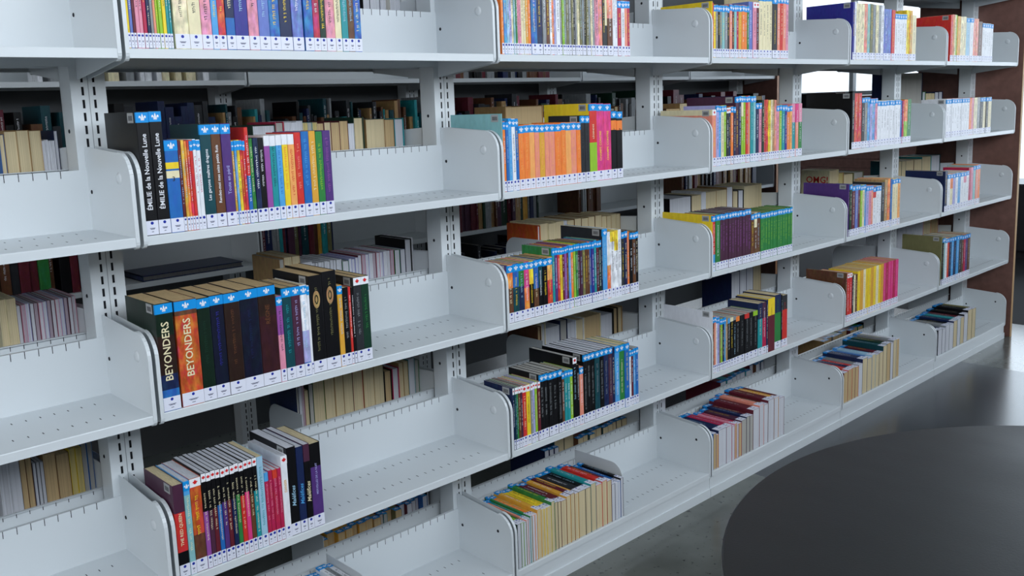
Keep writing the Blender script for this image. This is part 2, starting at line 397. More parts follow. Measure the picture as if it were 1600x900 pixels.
# ------------------------------------------------------------------ books
PAL = dict(navy='1b2850', blue='2468b4', sky='4fa0dc', teal='23939a', darkteal='15454e', green='2f8040', darkgreen='18382a', lime='92c030',
 yellow='efcf2c', gold='dca23a', orange='ef8238', apricot='f0a860', salmon='e8907a', red='d0322c', maroon='64222f', crimson='b5224c', pink='dc3c82', rose='e090a8',
 purple='523478', violet='94509f', indigo='30308c', lavender='a8a8dc', brown='65402a', tan='b08c5c', cream='e8ddb6', white='e8eaf0',
 grey='8a8e92', darkgrey='2c2e33', black='0e0e12', olive='77754e', periwinkle='6478c0', paleblue='9cc4dc', paleteal='86bcc0', plum='4c2a40', midnight='11162c', espresso='2c1c17', bottle='0f2419', oxblood='38191f', ember='c4541c')
WORD = dict(darkteal='dark teal', darkgreen='dark green', darkgrey='dark grey', paleblue='pale blue', paleteal='pale teal', midnight='midnight blue', espresso='dark brown', bottle='bottle green', oxblood='dark red', ember='fiery orange', sky='sky blue')
PAGE = dict(cream='d8c7a0', tan='c9ad80', white='d4d6de', grey='b4b2ac', yellowp='cdbb7a', mauve='b8a8b4')
def C(k, a=0.0): return (*lin(PAL[k]), a)
STICK = (*lin('1490dc'), 0); WHT = (*lin('eef0f6'), 0); DOT = (*lin('1c2f9c'), 0); INK = (*lin('3a3f60'), 0); RED = (*lin('d4252b'), 0)
LAB = (*lin('e2e4f2'), 0)
def fleur(mb, cx, cz, s, y):
    """white fleur-de-lis on the blue label"""
    def poly(p, c=WHT): mb.face([(cx+a*s, y, cz+b*s) for a, b in p], 0, c)
    poly([(0, -.75), (.16, -.2), (.2, .25), (0, .85), (-.2, .25), (-.16, -.2)])
    for q in (1, -1):
        p = [(.12*q, -.12), (.30*q, .05), (.48*q, .42), (.72*q, .30), (.78*q, 0), (.6*q, -.22), (.52*q, .05), (.34*q, -.18)]
        poly(p if q > 0 else p[::-1])
        p = [(.1*q, -.3), (.42*q, -.45), (.3*q, -.65), (.08*q, -.5)]; poly(p[::-1] if q > 0 else p)
    poly([(-.42, -.30), (.42, -.30), (.42, -.16), (-.42, -.16)])
LEAF = [(0, -1), (.06, -.45), (.5, -.5), (.42, -.25), (.95, .15), (.7, .2), (.72, .5), (.38, .3), (.4, .72), (.2, .6), (0, 1), (-.2, .6), (-.4, .72), (-.38, .3), (-.72, .5), (-.7, .2), (-.95, .15), (-.42, -.25), (-.5, -.5), (-.06, -.45)]
def book_parts(w, d, h, spec, page='cream', sticker='', foot=True, busy=.0, title=None, tcol='white', barcode=False, strokes=True, hard=False, ccol=None):
    """local frame: spine at y=0 facing -y, x 0..w, z 0..h.  spec = list of (fraction from top, colour) bands"""
    out = {}; t = .0005 if not hard else .0022; t = min(t, w*.2); c = MB(); r = min(.0016, w*.3)
    ov = .002 if hard else 0.0
    bands = []; z1 = h; fr = 0
    for f_, col in spec: bands.append((h*(1-f_), z1, col)); z1 = h*(1-f_)
    prof = [(0, d), (0, r), (r*.3, r*.3), (r, 0), (w-r, 0), (w-r*.3, r*.3), (w, r), (w, d), (w-t, d), (w-t, t), (t, t), (t, d)]
    for (za, zb, col) in bands:
        cc = C(col, busy); n = len(prof); top = zb >= h-1e-6; bot = za <= 1e-6
        b = len(c.v); c.v += [(x, y, za) for x, y in prof]+[(x, y, zb) for x, y in prof]
        for i in range(n):
            j = (i+1) % n; c.f.append((b+i, b+j, b+n+j, b+n+i)); c.m.append(0); c.c.append(C(ccol, busy) if ccol and i == 0 else cc)
        for k_, fl, off in ((bot, True, 0), (top, False, n)):
            if k_:
                for q in ((0, 1, 10, 11), (1, 2, 3, 10), (3, 4, 9, 10), (4, 5, 6, 9), (6, 7, 8, 9)):
                    q = [b+off+i for i in q]; c.f.append(tuple(q[::-1] if fl else q)); c.m.append(0); c.c.append(cc)
    out['cover'] = c
    p = MB(); pc = (*lin(PAGE[page]), 0); p.box(t, w-t, t, d-.0015-ov, .001+ov, h-.001-ov, 0, pc); out['page_block'] = p
    y = -.0004
    if foot:
        f = MB(); f.box(.0002, w-.0002, y, 0.0002, .001, .027, 0, LAB)
        rd = min(.0030, w*.34); f.face([(w/2+rd*math.cos(a*math.pi/4), y-.0002, .0225+rd*math.sin(a*math.pi/4)) for a in range(8)], 0, DOT)
        for zz, ww in ((.0125, .22), (.0108, .16), (.006, .08)):
            f.face([(w*(.5-ww), y-.0002, zz), (w*(.5+ww), y-.0002, zz), (w*(.5+ww), y-.0002, zz+.0011), (w*(.5-ww), y-.0002, zz+.0011)], 0, INK)
        out['call_number_label'] = f
    if 's' in sticker:
        s = MB(); s.box(-.0002, w-.0003, y, .0002, h-.020, h-.0015, 0, STICK); s.box(-.0004, -.0001, 0, .004, h-.020, h-.0015, 0, STICK)
        fleur(s, w/2, h-.0108, min(.0086, w*.56), y-.0002); out['blue_lily_label'] = s
    if 'm' in sticker:
        s = MB(); s.box(.0002, w-.0003, y, .0002, h-.018, h-.001, 0, WHT)
        q = min(.0060, w*.48); s.face([(w/2+a*q, y-.0002, h-.0095+b*q) for a, b in LEAF], 0, RED); out['maple_leaf_label'] = s
    if barcode:
        s = MB(); s.box(-.0005, -.0001, .012, .038, h-.020, h-.002, 0, (*lin('a3a5a6'), 0))
        for k in range(7): s.box(-.0007, -.0004, .016+k*.0026, .0175+k*.0026, h-.016, h-.007, 0, (*lin('4a4c50'), 0))
        out['barcode_label'] = s
    if title and title != '-': out['title'] = title
    elif strokes and w > .004:
        s = MB(); zb, zt = .032, h-(.026 if sticker else .012); L = zt-zb
        ts = min(w*.36, .006); rr = random.Random(int(w*1e6)+int(h*1e5)); zc = zt-L*rr.uniform(.02, .12); end = zb+L*rr.uniform(.05, .35); cc = C(tcol)
        while zc > end:
            ln = rr.uniform(.0016, .0034); 
            if rr.random() > .17:
                xo = rr.uniform(-.12, .12)*ts; hw_ = ts*rr.choice((.32, .42, .5))
                s.face([(w/2-hw_+xo, y, zc-ln), (w/2-hw_+xo, y, zc), (w/2-hw_*.55+xo, y, zc), (w/2-hw_*.55+xo, y, zc-ln)][::-1], 0, cc)
                s.face([(w/2-hw_*.55+xo, y, zc-ln*.4), (w/2-hw_*.55+xo, y, zc), (w/2+hw_+xo, y, zc), (w/2+hw_+xo, y, zc-ln*.4)][::-1], 0, cc)
            zc -= ln+.0010
        if s.f: out['title'] = s
    return out
_fonts = {}
def text_mesh(txt, size, col, shear=0):
    cu = bpy.data.curves.new('title', 'FONT'); cu.body = txt; cu.size = size; cu.align_x = 'CENTER'; cu.align_y = 'CENTER'; cu.resolution_u = 2; cu.shear = shear
    cu.offset = size*.012
    o = bpy.data.objects.new('tmp', cu); COL.objects.link(o)
    bpy.context.view_layer.update()
    dg = bpy.context.evaluated_depsgraph_get(); me = bpy.data.meshes.new_from_object(o.evaluated_get(dg))
    wdt = (max(v.co.x for v in me.vertices)-min(v.co.x for v in me.vertices)) if len(me.vertices) else 1
    bpy.data.objects.remove(o); bpy.data.curves.remove(cu)
    a = me.color_attributes.new('col', 'FLOAT_COLOR', 'CORNER'); a.data.foreach_set('color', list(C(col))*len(me.loops))
    me.materials.clear(); me.materials.append(M_PRINT); me.name = 'title'
    return me, wdt

BOOKS = []      # every book: dict(area, matrix, parts args, label ...)
def parse(colors):
    out = []
    for tok in colors.split():
        n = 1
        if '*' in tok: tok, n = tok.split('*'); n = int(n)
        out += [tok]*n
    return out
def bandspec(tok):
    # 'a' | 'a/b@.4' | 'a/b/c@.3,.6'
    if '/' not in tok: return [(1, tok)]
    cs, fr = tok.split('@') if '@' in tok else (tok, '.5'); cs = cs.split('/'); fr = [float(q) for q in fr.split(',')]+[1]
    return list(zip(fr, cs))
def cname(tok):
    w_ = [WORD.get(c, c) for c in tok.split('@')[0].split('/')]
    return w_[0] if len(w_) == 1 else ' and '.join(w_[:2])
def front(row, bay, u0, items, flat=False):
    """items: (right pixel edge, top pixel or height in m, colours, flags, extra)"""
    z = Z[row]+.0003; lo, hi = bay*W+E+PT+.0012, (bay+1)*W-E-PT-.001; xa = max(lo, x_of(u0, .003, z))
    lst = []
    for it in items:
        ue, top, cols = it[0], it[1], it[2]; fl = it[3] if len(it) > 3 else ''; ex = it[4] if len(it) > 4 else {}
        xb = min(hi, max(xa+(.0024*len(parse(cols)) if cols else 0), x_of(ue, .003, z)))
        if xb-xa < .0012 and cols: continue
        if not cols: xa = xb; continue
        toks = parse(cols); n = len(toks); wt = [random.Random(row*100+bay*10+i).uniform(.8, 1.2) for i in range(n)] if n > 1 and 'e' not in fl else [1]*n
        sm = sum(wt); x = xa; xm = (xa+xb)/2
        h = top if 0 < top < 1 else h_of(xm, 0, z, top)
        h = min(h, .305)
        for i, tk in enumerate(toks):
            w_ = (xb-xa)*wt[i]/sm; lst.append((x, w_, h, tk, fl, ex, i, n)); x += w_
        xa = xb
    for o, (x, w_, h, tk, fl, ex, i, n) in enumerate(lst):
        rr = random.Random(row*1000+bay*100+o)
        hh = h+(rr.uniform(-.0012, .0012) if flat is False else rr.uniform(-.006, .006))
        page = ex.get('page', 'cream'); page = page if isinstance(page, str) else page[i % len(page)]
        d = ex.get('d', min(.19, max(.105, hh*.66)))
        if flat: d, hh = hh, ex.get('len', rr.uniform(.172, .186))
        titles = ex.get('titles'); tt = titles[i] if titles and i < len(titles) else None
        bc = ('b' in fl and i == 0) or o == 0
        kw = dict(page=page, sticker=''.join(q for q in fl if q in 'sm'), foot='n' not in fl, busy=.55 if 'y' in fl else ex.get('busy', .12), tcol=ex.get('tcol', 'white' if PAL[tk.split('@')[0].split('/')[-1]] < '9' or 1 else 'black'), barcode=bc and not flat, strokes='q' not in fl, title=None)
        lightc = sum(lin(PAL[bandspec(tk)[-1][1]])) > 1.3
        if 'tcol' not in ex: kw['tcol'] = 'darkgrey' if lightc else rr.choice(['white', 'cream', 'white', 'yellow', 'paleblue'])
        if tt: kw['title'] = tt
        if ex.get('ccol') and i == 0: kw['ccol'] = ex['ccol']
        u_mid, v_mid = proj(x, 0, z+hh/2); uw = abs(proj(x+w_, 0, z)[0]-proj(x, 0, z)[0]); vh = abs(proj(x, 0, z)[1]-proj(x, 0, z+hh)[1])
        if flat:
            M = Matrix.Translation((x+.0002, .006, z+d)) @ Matrix.Rotation(-math.pi/2, 4, 'X')
            vh = abs(proj(x, 0, z)[1]-proj(x, 0, z+d)[1])*1.5
        else:
            M = Matrix.Translation((x+.0002, .0015+rr.uniform(0, .0022), z)) @ Matrix.Rotation(R(rr.uniform(-.25, .25)), 4, 'Z')
        what = 'book lying spine up' if flat else ('thin paperback' if w_ < .009 else 'thick book' if w_ > .024 else 'paperback')
        BOOKS.append(dict(area=uw*max(1, min(vh, v_mid+vh/2 if v_mid < vh/2 else vh)), M=M, w=max(.0016, w_-.0005), d=d, h=hh, spec=bandspec(tk), kw=kw,
            what='%s %s' % (cname(tk), what), pos=(row, bay), o=o, side='', group='books on the %s of the %s' % (ROWN[row], BAYN[bay]), cat='book'))
def rear(row, bay, u0, vref, items, yf=.36, flat=False):
    """books on the far side, fore-edges towards us. items: (right px, top px, pages, cover colours, flags)"""
    z = Z[row]+.0003; lo, hi = bay*W+E+PT+.001, (bay+1)*W-E-PT-.001; xa = max(lo, unproj_y(u0, vref, yf).x); o = 0
    for it in items:
        ue, top, pages = it[0], it[1], it[2]; covers = it[3] if len(it) > 3 else ''; fl = it[4] if len(it) > 4 else ''
        xb = min(hi, max(xa, unproj_y(ue, vref, yf).x))
        if xb-xa < .002 and pages: continue
        if not pages: xa = xb; continue
        ps, cs = parse(pages), parse(covers); n = len(ps); x = xa; h = top if 0 < top < 1 else h_of((xa+xb)/2, yf, z, top)
        h = max(.05, min(h, .31))
        for i in range(n):
            rr = random.Random(row*777+bay*55+o); w_ = (xb-xa)/n; hh = h+rr.uniform(-.0015, .0015); dd = YR-.004-yf
            if flat:
                dd, hh = hh, rr.uniform(.15, .175)
                M = Matrix.Translation((x+w_-.0002, YR-.006, z+dd)) @ Matrix.Rotation(math.pi, 4, 'Z') @ Matrix.Rotation(-math.pi/2, 4, 'X')
            else: M = Matrix.Translation((x+w_-.0002, YR-.004-rr.uniform(0, .003), z)) @ Matrix.Rotation(math.pi, 4, 'Z')
            uw = abs(proj(x+w_, yf, z)[0]-proj(x, yf, z)[0]); vh = 45 if row > 1 else 20
            c_ = cs[i % len(cs)]
            pw = {'cream': 'cream', 'tan': 'tan', 'white': 'white', 'grey': 'greyish', 'yellowp': 'yellowed', 'mauve': 'mauve-tinted'}[ps[i]]
            BOOKS.append(dict(area=uw*vh, M=M, w=max(.0016, w_-.0006), d=dd, h=hh, spec=bandspec(c_), kw=dict(page=ps[i], foot=False, sticker='s' if flat else '', strokes=False, busy=.2, hard='h' in fl),
                what=('book lying spine up, %s cover' % cname(c_)) if flat else ('book turned away, %s page edges showing' % pw), pos=(row, bay), o=o, side='far', group='books on the far side of the %s' % BAYN[bay], cat='book'))
            x += w_; o += 1
        xa = xb
def stack2(row, u0, u1, vref, cols, seed, hmin=.17, hmax=.27, wmin=.012, wmax=.035, gap=.06):
    rr = random.Random(seed); z = Z[row]+.0003; x = unproj_y(u0, vref, Y2).x; xe = unproj_y(u1, vref, Y2).x; o = 0; cs = parse(cols)
    while x < xe:
        k = math.floor((x-XO)/W); w_ = rr.uniform(wmin, wmax)
        if x+w_ > XO+(k+1)*W-E-.004: x = XO+(k+1)*W+E+.004; continue
        if x > 4.5: break
        h = rr.uniform(hmin, hmax)
        BOOKS.append(dict(area=0, M=Matrix.Translation((x, Y2+rr.uniform(.003, .02), z)), w=w_-.0006, d=min(.19, h*.7), h=h, spec=[(1, rr.choice(cs))], kw=dict(page='grey', foot=False, strokes=rr.random() < .5, busy=.3), what='', pos=None, o=o, side='', group='', cat='book'))
        x += w_; o += 1
        if rr.random() < gap: x += .02

# ---- near side, first (top) shelf in view
front(1, 0, 199.5, [
 (272.5, .205, 'yellow periwinkle maroon rose rose crimson navy grey salmon lime lime yellow teal teal', '', {'page': 'white'}),
 (275, .2, ''), (298, .215, 'cream', 'y'), (317.5, .21, 'cream', '', {'tcol': 'darkgrey'}), (334, .2, 'rose', 'y'), (344, .2, 'sky', ''), (356, .2, 'red', 'y'), (370, .2, 'navy/blue@.7', ''),
 (391, .205, 'indigo', '', {'tcol': 'paleblue'}), (407, .2, 'rose', 'y'), (424, .2, 'periwinkle', ''), (440, .2, 'blue', 'y'), (459, .2, 'navy', ''), (476, .2, 'periwinkle', 'y'), (478, .2, ''), (492, .2, 'blue', 'y'),
 (502.5, .2, 'crimson', 'y'), (512, .2, 'darkgreen', 'y'), (526, .2, 'rose', 'y'), (536, .2, 'cream', ''), (546, .2, 'teal', ''), (556, .2, 'brown', 'y'), (567, .2, 'blue', 'y')])
front(1, 1, 785, [
 (789, .2, 'orange', ''), (801, .2, 'sky paleblue lavender', 'y'), (812, .2, 'cream paleteal green rose', 'y'), (823, .2, 'rose cream cream', ''), (831, .2, 'gold orange', ''), (849, .21, 'blue navy', 'y'), (860, .2, 'grey brown', 'y'),
 (870, .2, 'white orange lavender', 'y'), (876, .21, 'white', ''), (886, .2, 'grey lime grey', 'y'), (930, .2, 'olive grey olive darkgrey grey cream olive grey darkgrey olive grey cream grey', 'y'), (942, .2, 'rose salmon', 'y'),
 (950, .2, 'darkgrey cream/darkgrey@.6', ''), (958, .2, 'salmon/brown@.5', 'y'), (966, .2, 'white white', ''), (985, 1, 'crimson white salmon crimson', 's')])
front(1, 2, 1112, [
 (1113.5, 2, 'yellow', '', {'d': .195}), (1115, 4, 'red', ''), (1140, 8, 'yellow grey black grey paleteal grey darkgrey', 's'), (1170, 8, 'salmon maroon paleteal crimson gold orange orange green', 's'), (1176, 3, 'periwinkle', ''), (1186, 0.178, 'rose maroon', 'm'), (1206, -8, 'cream*4', 's'), (1214, -4, 'darkgrey', 's'), (1231, -4, 'salmon red salmon rose', 's')])
front(1, 3, 1331, [
 (1334, 3, 'indigo', 'b', {'d': .19}), (1337, 3, 'white'), (1350, 6, 'cream cream', 'y'), (1363, 6, 'salmon paleteal olive', 'y'), (1380, 8, 'grey cream grey white', 'y'), (1392, 14, 'periwinkle periwinkle', 'y'), (1397, 16, 'red', ''), (1415, 22, 'white*5', 's'), (1424, 16, 'yellow gold', 'y'), (1430, 24, 'cream', '')])
front(1, 4, 1484, [(1487, 23, 'red', 'b', {'d': .19}), (1494, 23, 'salmon cream lime', 'y'), (1508, 26, 'gold cream cream', 'y'), (1519, 28, 'paleblue white', 's'), (1527, 29, 'salmon salmon', 'y'), (1533, 34, 'brown', ''), (1550, 37, 'white*5', 's')])
# ---- second shelf
FR = {'tcol': 'white'}
front(2, 0, 229, [
 (249.5, 174, 'black', 'sb', {'titles': [('\u00c9MILIE de la Nouvelle Lune', .0125, 'white')], 'd': .15}), (268.5, 173, 'black', 's', {'titles': [('\u00c9MILIE de la Nouvelle Lune', .0125, 'white')], 'd': .15}),
 (289, 219, 'blue/yellow/blue/cream/blue@.24,.31,.33,.41', 's', {'titles': [('3', .012, 'darkgrey', .60)]}), (299, 219, 'maroon gold', 'y'), (307, 220, 'orange red', 'y'), (324, 218, 'red white white', 's', {'tcol': 'crimson'}),
 (341, 193, 'darkteal', 's', {'titles': [('Les gar\u00e7ons ma\u00eetres dragons', .0085, 'white')]}), (356, 193, 'brown', 's', {'titles': [('Rendez-moi mes seize petits Rois', .0082, 'white')]}), (371, 192, 'purple', 's', {'titles': [('Toute en p\u00e9ril', .0095, 'lavender', .42)]}),
 (392, 219, 'gold sky yellow red red', 'sy'), (398, 199, 'red/blue@.5', ''), (404, 217, 'green', 'y'), (412, 216, 'navy', 'y', FR), (421, 216, 'black', '', FR), (430, 212, 'white/violet@.12', 'q'), (439.5, 212, 'white/teal@.12', '', {'tcol': 'darkteal'}), (448.5, 211, 'white/sky@.12', '', {'tcol': 'blue'}),
 (457.5, 210, 'white/yellow@.12', '', {'tcol': 'orange'}), (467.5, 209, 'white/apricot@.12', '', {'tcol': 'red'}), (478, 206, 'red', '', {'tcol': 'salmon'}), (490, 205, 'blue', '', {'tcol': 'sky'}), (500.5, 205, 'gold', '', {'tcol': 'cream'}), (511, 205, 'green', '', {'tcol': 'lime'}), (523.5, 204, 'purple', '', {'tcol': 'violet'})])
front(2, 1, 785.5, [
 (788, 178, 'paleteal', '', {'d': .195}), (797, 190, 'orange blue', 's'), (813, 185, 'sky white blue', 's'), (909, 193, 'orange orange apricot salmon gold salmon salmon orange orange apricot salmon orange', 's', {'tcol': 'apricot', 'page': 'tan'}),
 (922.5, 180, 'darkgrey darkgrey', 'sb', {'tcol': 'black'}), (934, 162, 'red/lime@.5', 'sb', {'ccol': 'yellow', 'd': .17, 'titles': [('L\u00c9GENDES', .0085, 'cream', .68)]}), (956.5, 162, 'pink pink', 's', {'titles': [('CHAMPS CONTRE', .010, 'yellow', .42), ('CHAMPS CONTRE', .010, 'yellow', .42)], 'busy': .3}),
 (973.5, 173, 'black/orange/black@.14,.28 black/orange/black@.14,.28', 's', {'titles': [('1', .014, 'black', .79), ('2', .014, 'black', .79)]})])
front(2, 2, 1113, [
 (1119, 171, 'cream/salmon@.1', 'm', {'d': .2}), (1127, 165, 'lavender sky', 's'), (1135, 165, 'cream lime', 's'), (1142, 168, 'darkgrey navy', 'm'), (1149, 166, 'orange navy', 's'), (1158, 150, 'plum navy', 'sb', {'d': .19}), (1165, 150, 'cream/lime@.3 lime', 's'), (1172, 150, 'red salmon', 's'), (1181, 150, 'teal paleteal', 's'),
 (1190, 160, 'navy rose', 's'), (1200, 156, 'darkgreen red red', 'y'), (1213, 156, 'yellow cream tan salmon', 'y'), (1221, 164, 'rose lime', 's'), (1229, 164, 'teal indigo', 's'), (1237, 165, 'orange apricot', 's'), (1252, 162, 'rose/teal@.35 pink/salmon@.35 rose/green@.35', '')])
front(2, 3, 1330, [
 (1334, 145, 'black', '', {'d': .19}), (1345, 146, 'red red', 'y'), (1358, 152, 'darkgrey grey sky', 'sy'), (1370, 154, 'lavender sky rose', 'sy'), (1406, 157, 'white*8', 's'), (1411, 157, 'blue crimson', ''), (1422, 155, 'orange/lime@.5 green', 'y')])
front(2, 4, 1477, [(1513, 154, 'white*9', 's'), (1520, 153, 'orange rose', ''), (1530, 152, 'cream grey', 'y'), (1547, 152, 'darkgrey cream darkgrey cream', 's')])
# ---- third shelf
front(3, 0, 254, [
 (283.5, 474, 'bottle/espresso/navy/blue@.3,.66,.8', 's', {'titles': [('BEYONDERS', .0205, 'cream', .56)], 'd': .14, 'page': 'tan', 'busy': .45}), (286, 470, ''), (320, 468, 'brown/ember@.14', 's', {'titles': [('BEYONDERS', .0205, 'cream', .56)], 'page': 'tan', 'busy': .6, 'd': .14}),
 (340, 465, 'bottle', 's', {'tcol': 'darkgreen', 'page': 'tan', 'busy': .3, 'd': .14}), (361, 461, 'midnight', 's', {'tcol': 'indigo', 'page': 'tan', 'busy': .3, 'd': .14}), (385, 457, 'espresso', 's', {'tcol': 'brown', 'page': 'tan', 'busy': .3, 'd': .14}),
 (413.5, 452, 'midnight', 's', {'tcol': 'navy', 'page': 'tan', 'busy': .6, 'd': .14}), (440.5, 447, 'espresso/oxblood@.3', 's', {'titles': [('R\u00c8GNE', .013, 'brown', .78)], 'page': 'tan', 'busy': .45, 'd': .14}), (449.5, 463, 'violet/rose@.45', 's'), (463.5, 449, 'darkteal', 's', {'tcol': 'teal', 'page': 'tan'}), (477.5, 447, 'plum', 's', {'tcol': 'lavender', 'page': 'tan'}), (488, 446, 'white/lavender/blue@.5,.85', 's', {'busy': .5, 'strokes': 0}), (492, 446, 'white', 'sq'),
 (512, 430, 'black', 'b', {'tcol': 'olive', 'page': 'tan', 'd': .15}), (534, 424, 'black', '', {'tcol': 'olive', 'page': 'tan', 'd': .15}), (541.5, 445, 'gold', 's'), (551, 450, 'black', '', {'tcol': 'grey'}), (555, 449, 'red', ''), (559, 449, 'black', ''), (571, 433, 'darkgrey', 'mb', {'page': 'tan', 'tcol': 'grey'}), (583, 431, 'darkgreen', 'm', {'page': 'tan', 'tcol': 'green'})])
front(3, 1, 794, [
 (865, 408, 'orange/brown@.4 blue/darkteal@.4 green/navy@.4 pink/orange@.45 yellow/black@.4 blue/brown@.5 darkteal/black@.5 black apricot/red@.4', 's', {'ccol': 'purple', 'page': 'tan', 'busy': .5}),
 (941, 381, 'teal purple red yellow maroon violet maroon sky orange lime green plum plum olive brown orange/brown@.1 blue indigo teal maroon darkgreen', 'sb', {'ccol': 'green', 'page': 'tan', 'busy': .35}), (943, 375, 'navy', ''),
 (950, 358, 'sky', 'sb', {'ccol': 'darkgrey', 'd': .16}), (972, 361, 'white/orange@.5 yellow/white@.15 yellow/white@.3 white', 'y'), (981, 361, 'darkgrey navy', 'sy'), (984.5, 362, 'orange', ''), (998.5, 362, 'black brown black', 's')])
front(3, 2, 1112, [
 (1113.6, 337, 'yellow', 's', {'d': .195}), (1118, 337, 'red/sky@.7', 's'), (1125, 335, 'green', 's', {'tcol': 'white'}), (1173, 330, 'plum*11', 's', {'page': 'grey', 'busy': .1, 'tcol': 'violet'}), (1188, 333, 'brown cream/brown@.3 brown', 'sy'), (1237.5, 328, 'green*13', 's', {'tcol': 'lime', 'page': 'tan'})])
front(3, 3, 1325, [
 (1326.3, 288, 'purple', '', {'d': .19}), (1330, 288, 'darkgreen', 's'), (1343, 289, 'maroon periwinkle maroon', 's'), (1352, 289, 'lime cream sky', 's'), (1363, 290, 'lavender rose salmon', 's'), (1376, 291, 'red/white@.25 white white', 's'), (1381, 285, 'darkgrey', ''), (1390, 280, 'tan orange', 'y'), (1393, 280, 'blue', ''), (1405, 279, 'cream cream apricot', 's')])
front(3, 4, 1475, [(1479, 268, 'navy', '', {'d': .18}), (1512, 270, 'white orange/cream@.4 lavender white sky white rose/white@.3 white', 's'), (1519, 262, 'crimson rose', ''), (1530, 258, 'paleteal salmon orange', 's')])
# ---- fourth shelf
MT = lambda s: {'page': 'white', 'tcol': 'cream', 'busy': .05}
front(4, 0, 282.5, [
 (299, 758, 'plum/red/black@.3,.72', 'b', {'titles': [('THE RED QUEEN', .0088, 'cream', .45)], 'd': .135}), (308.5, 752, 'sky/paleteal@.15', 's', {'page': 'white'}), (326, 748, 'ember/brown@.6', 'm', {'page': 'white', 'busy': .5}),
 (421-10, 728, 'black/violet@.4 black/plum@.4 black/maroon@.4 black/blue@.38 black/purple@.36 black/maroon@.36 black/navy@.36 black/green@.34 black/red@.36 black/pink@.34 black/brown@.38 black/teal@.36', 'me', {'page': 'white', 'tcol': 'cream', 'busy': .05}),
 (421, 714, 'paleblue', '', {'page': 'cream', 'tcol': 'teal', 'd': .13}), (447, 735, 'sky/crimson@.12 crimson red/crimson@.12 crimson', '', {'page': 'white', 'tcol': 'rose'}), (457, 712, 'white', 'm', {'titles': [('DANSER', .0075, 'gold', .68)], 'd': .14, 'page': 'white'}),
 (471, 700, 'black', 'b', {'titles': [('Mal\u00e9fices', .0125, 'paleblue', .36)], 'd': .16, 'page': 'white'}), (482, 698, 'navy', '', {'titles': [('Mal\u00e9fices', .0125, 'sky', .36)], 'd': .16, 'page': 'white'}), (491.5, 694, 'plum/black@.2', '', {'titles': [('Mal\u00e9fices', .0125, 'cream', .36)], 'd': .16, 'page': 'white'}), (508, 692, 'black/purple@.28', '', {'titles': [('MERVEILLES DE LA NUIT', .0066, 'lavender', .52)], 'd': .15, 'page': 'cream'})])
front(4, 1, 804, [
 (819, 605, 'navy darkteal green brown plum', 'm', {'page': 'grey', 'busy': .4}), (825, 603, 'red', 'm', {'page': 'grey'}), (831, 601, 'yellow', 'm', {'page': 'grey'}), (842, 598, 'grey lavender lime', 'm', {'page': 'grey'}), (846, 596, 'maroon', 'm'), (880, 581, 'black*5', 'sb', {'page': 'grey', 'tcol': 'grey', 'busy': .3}), (884, 581, 'brown', 's'), (897, 578, 'teal teal lime', 's'),
 (903, 558, 'black', 'mb', {'d': .17, 'page': 'grey'}), (907, 570, 'black', ''), (913, 573, 'salmon', 's'), (958, 548, 'black*3 darkteal black navy plum', 'sb', {'page': 'white', 'tcol': 'grey', 'busy': .45, 'd': .16}), (962, 544, 'navy', ''), (969, 540, 'sky', 's', {'busy': .3}), (977, 538, 'green', 's'), (984, 536, 'blue', 's'), (998, 545, 'white maroon sky blue', 's')])
front(4, 2, 1112, [
 (1113.5, 488, 'white', 'q', {'d': .195, 'busy': .08}), (1119, 495, 'brown salmon', 's'), (1124, 496, 'white lavender', 's'), (1134, 497, 'olive lime navy sky', 's'), (1137, 497, 'tan', ''), (1150, 496, 'sky/black@.1 cream/black@.08 grey/black@.08', '', {'page': 'grey', 'busy': .1}), (1184, 490, 'orange/black@.1 black red/black@.1 black lime/black@.1', '', {'page': 'grey', 'busy': .1, 'tcol': 'grey'}), (1191, 474, 'navy/teal@.3', '', {'busy': .1}), (1197, 472, 'plum/crimson@.3', '', {'busy': .1}),
 (1199.5, 469, 'navy', ''), (1210, 466, 'yellow/maroon@.32', 'n', {'busy': .1, 'tcol': 'maroon'}), (1220, 461, 'navy/green@.33', '', {'busy': .1, 'tcol': 'green'}), (1222, 461, 'black', ''), (1230, 461, 'darkgrey/red@.28', '', {'busy': .1, 'tcol': 'red'})])
front(4, 3, 1321, [(1322.5, 427, 'brown', '', {'d': .17, 'busy': .5}), (1330, 427, 'red red', 'm'), (1339, 430, 'darkgrey cream brown', ''), (1379, 418, 'yellow gold cream yellow yellow gold yellow cream yellow gold', '', {'page': 'tan', 'tcol': 'tan'}), (1402, 408, 'pink crimson pink pink crimson pink', '', {'page': 'tan', 'tcol': 'rose'})])
front(4, 4, 1469, [(1470.5, 370, 'olive', '', {'d': .18}), (1475, 372, 'black paleteal', 's'), (1485, 372, 'white red navy', 's'), (1501, 369, 'sky navy sky darkgrey', 's'), (1514, 366, 'brown crimson purple brown', 's')])
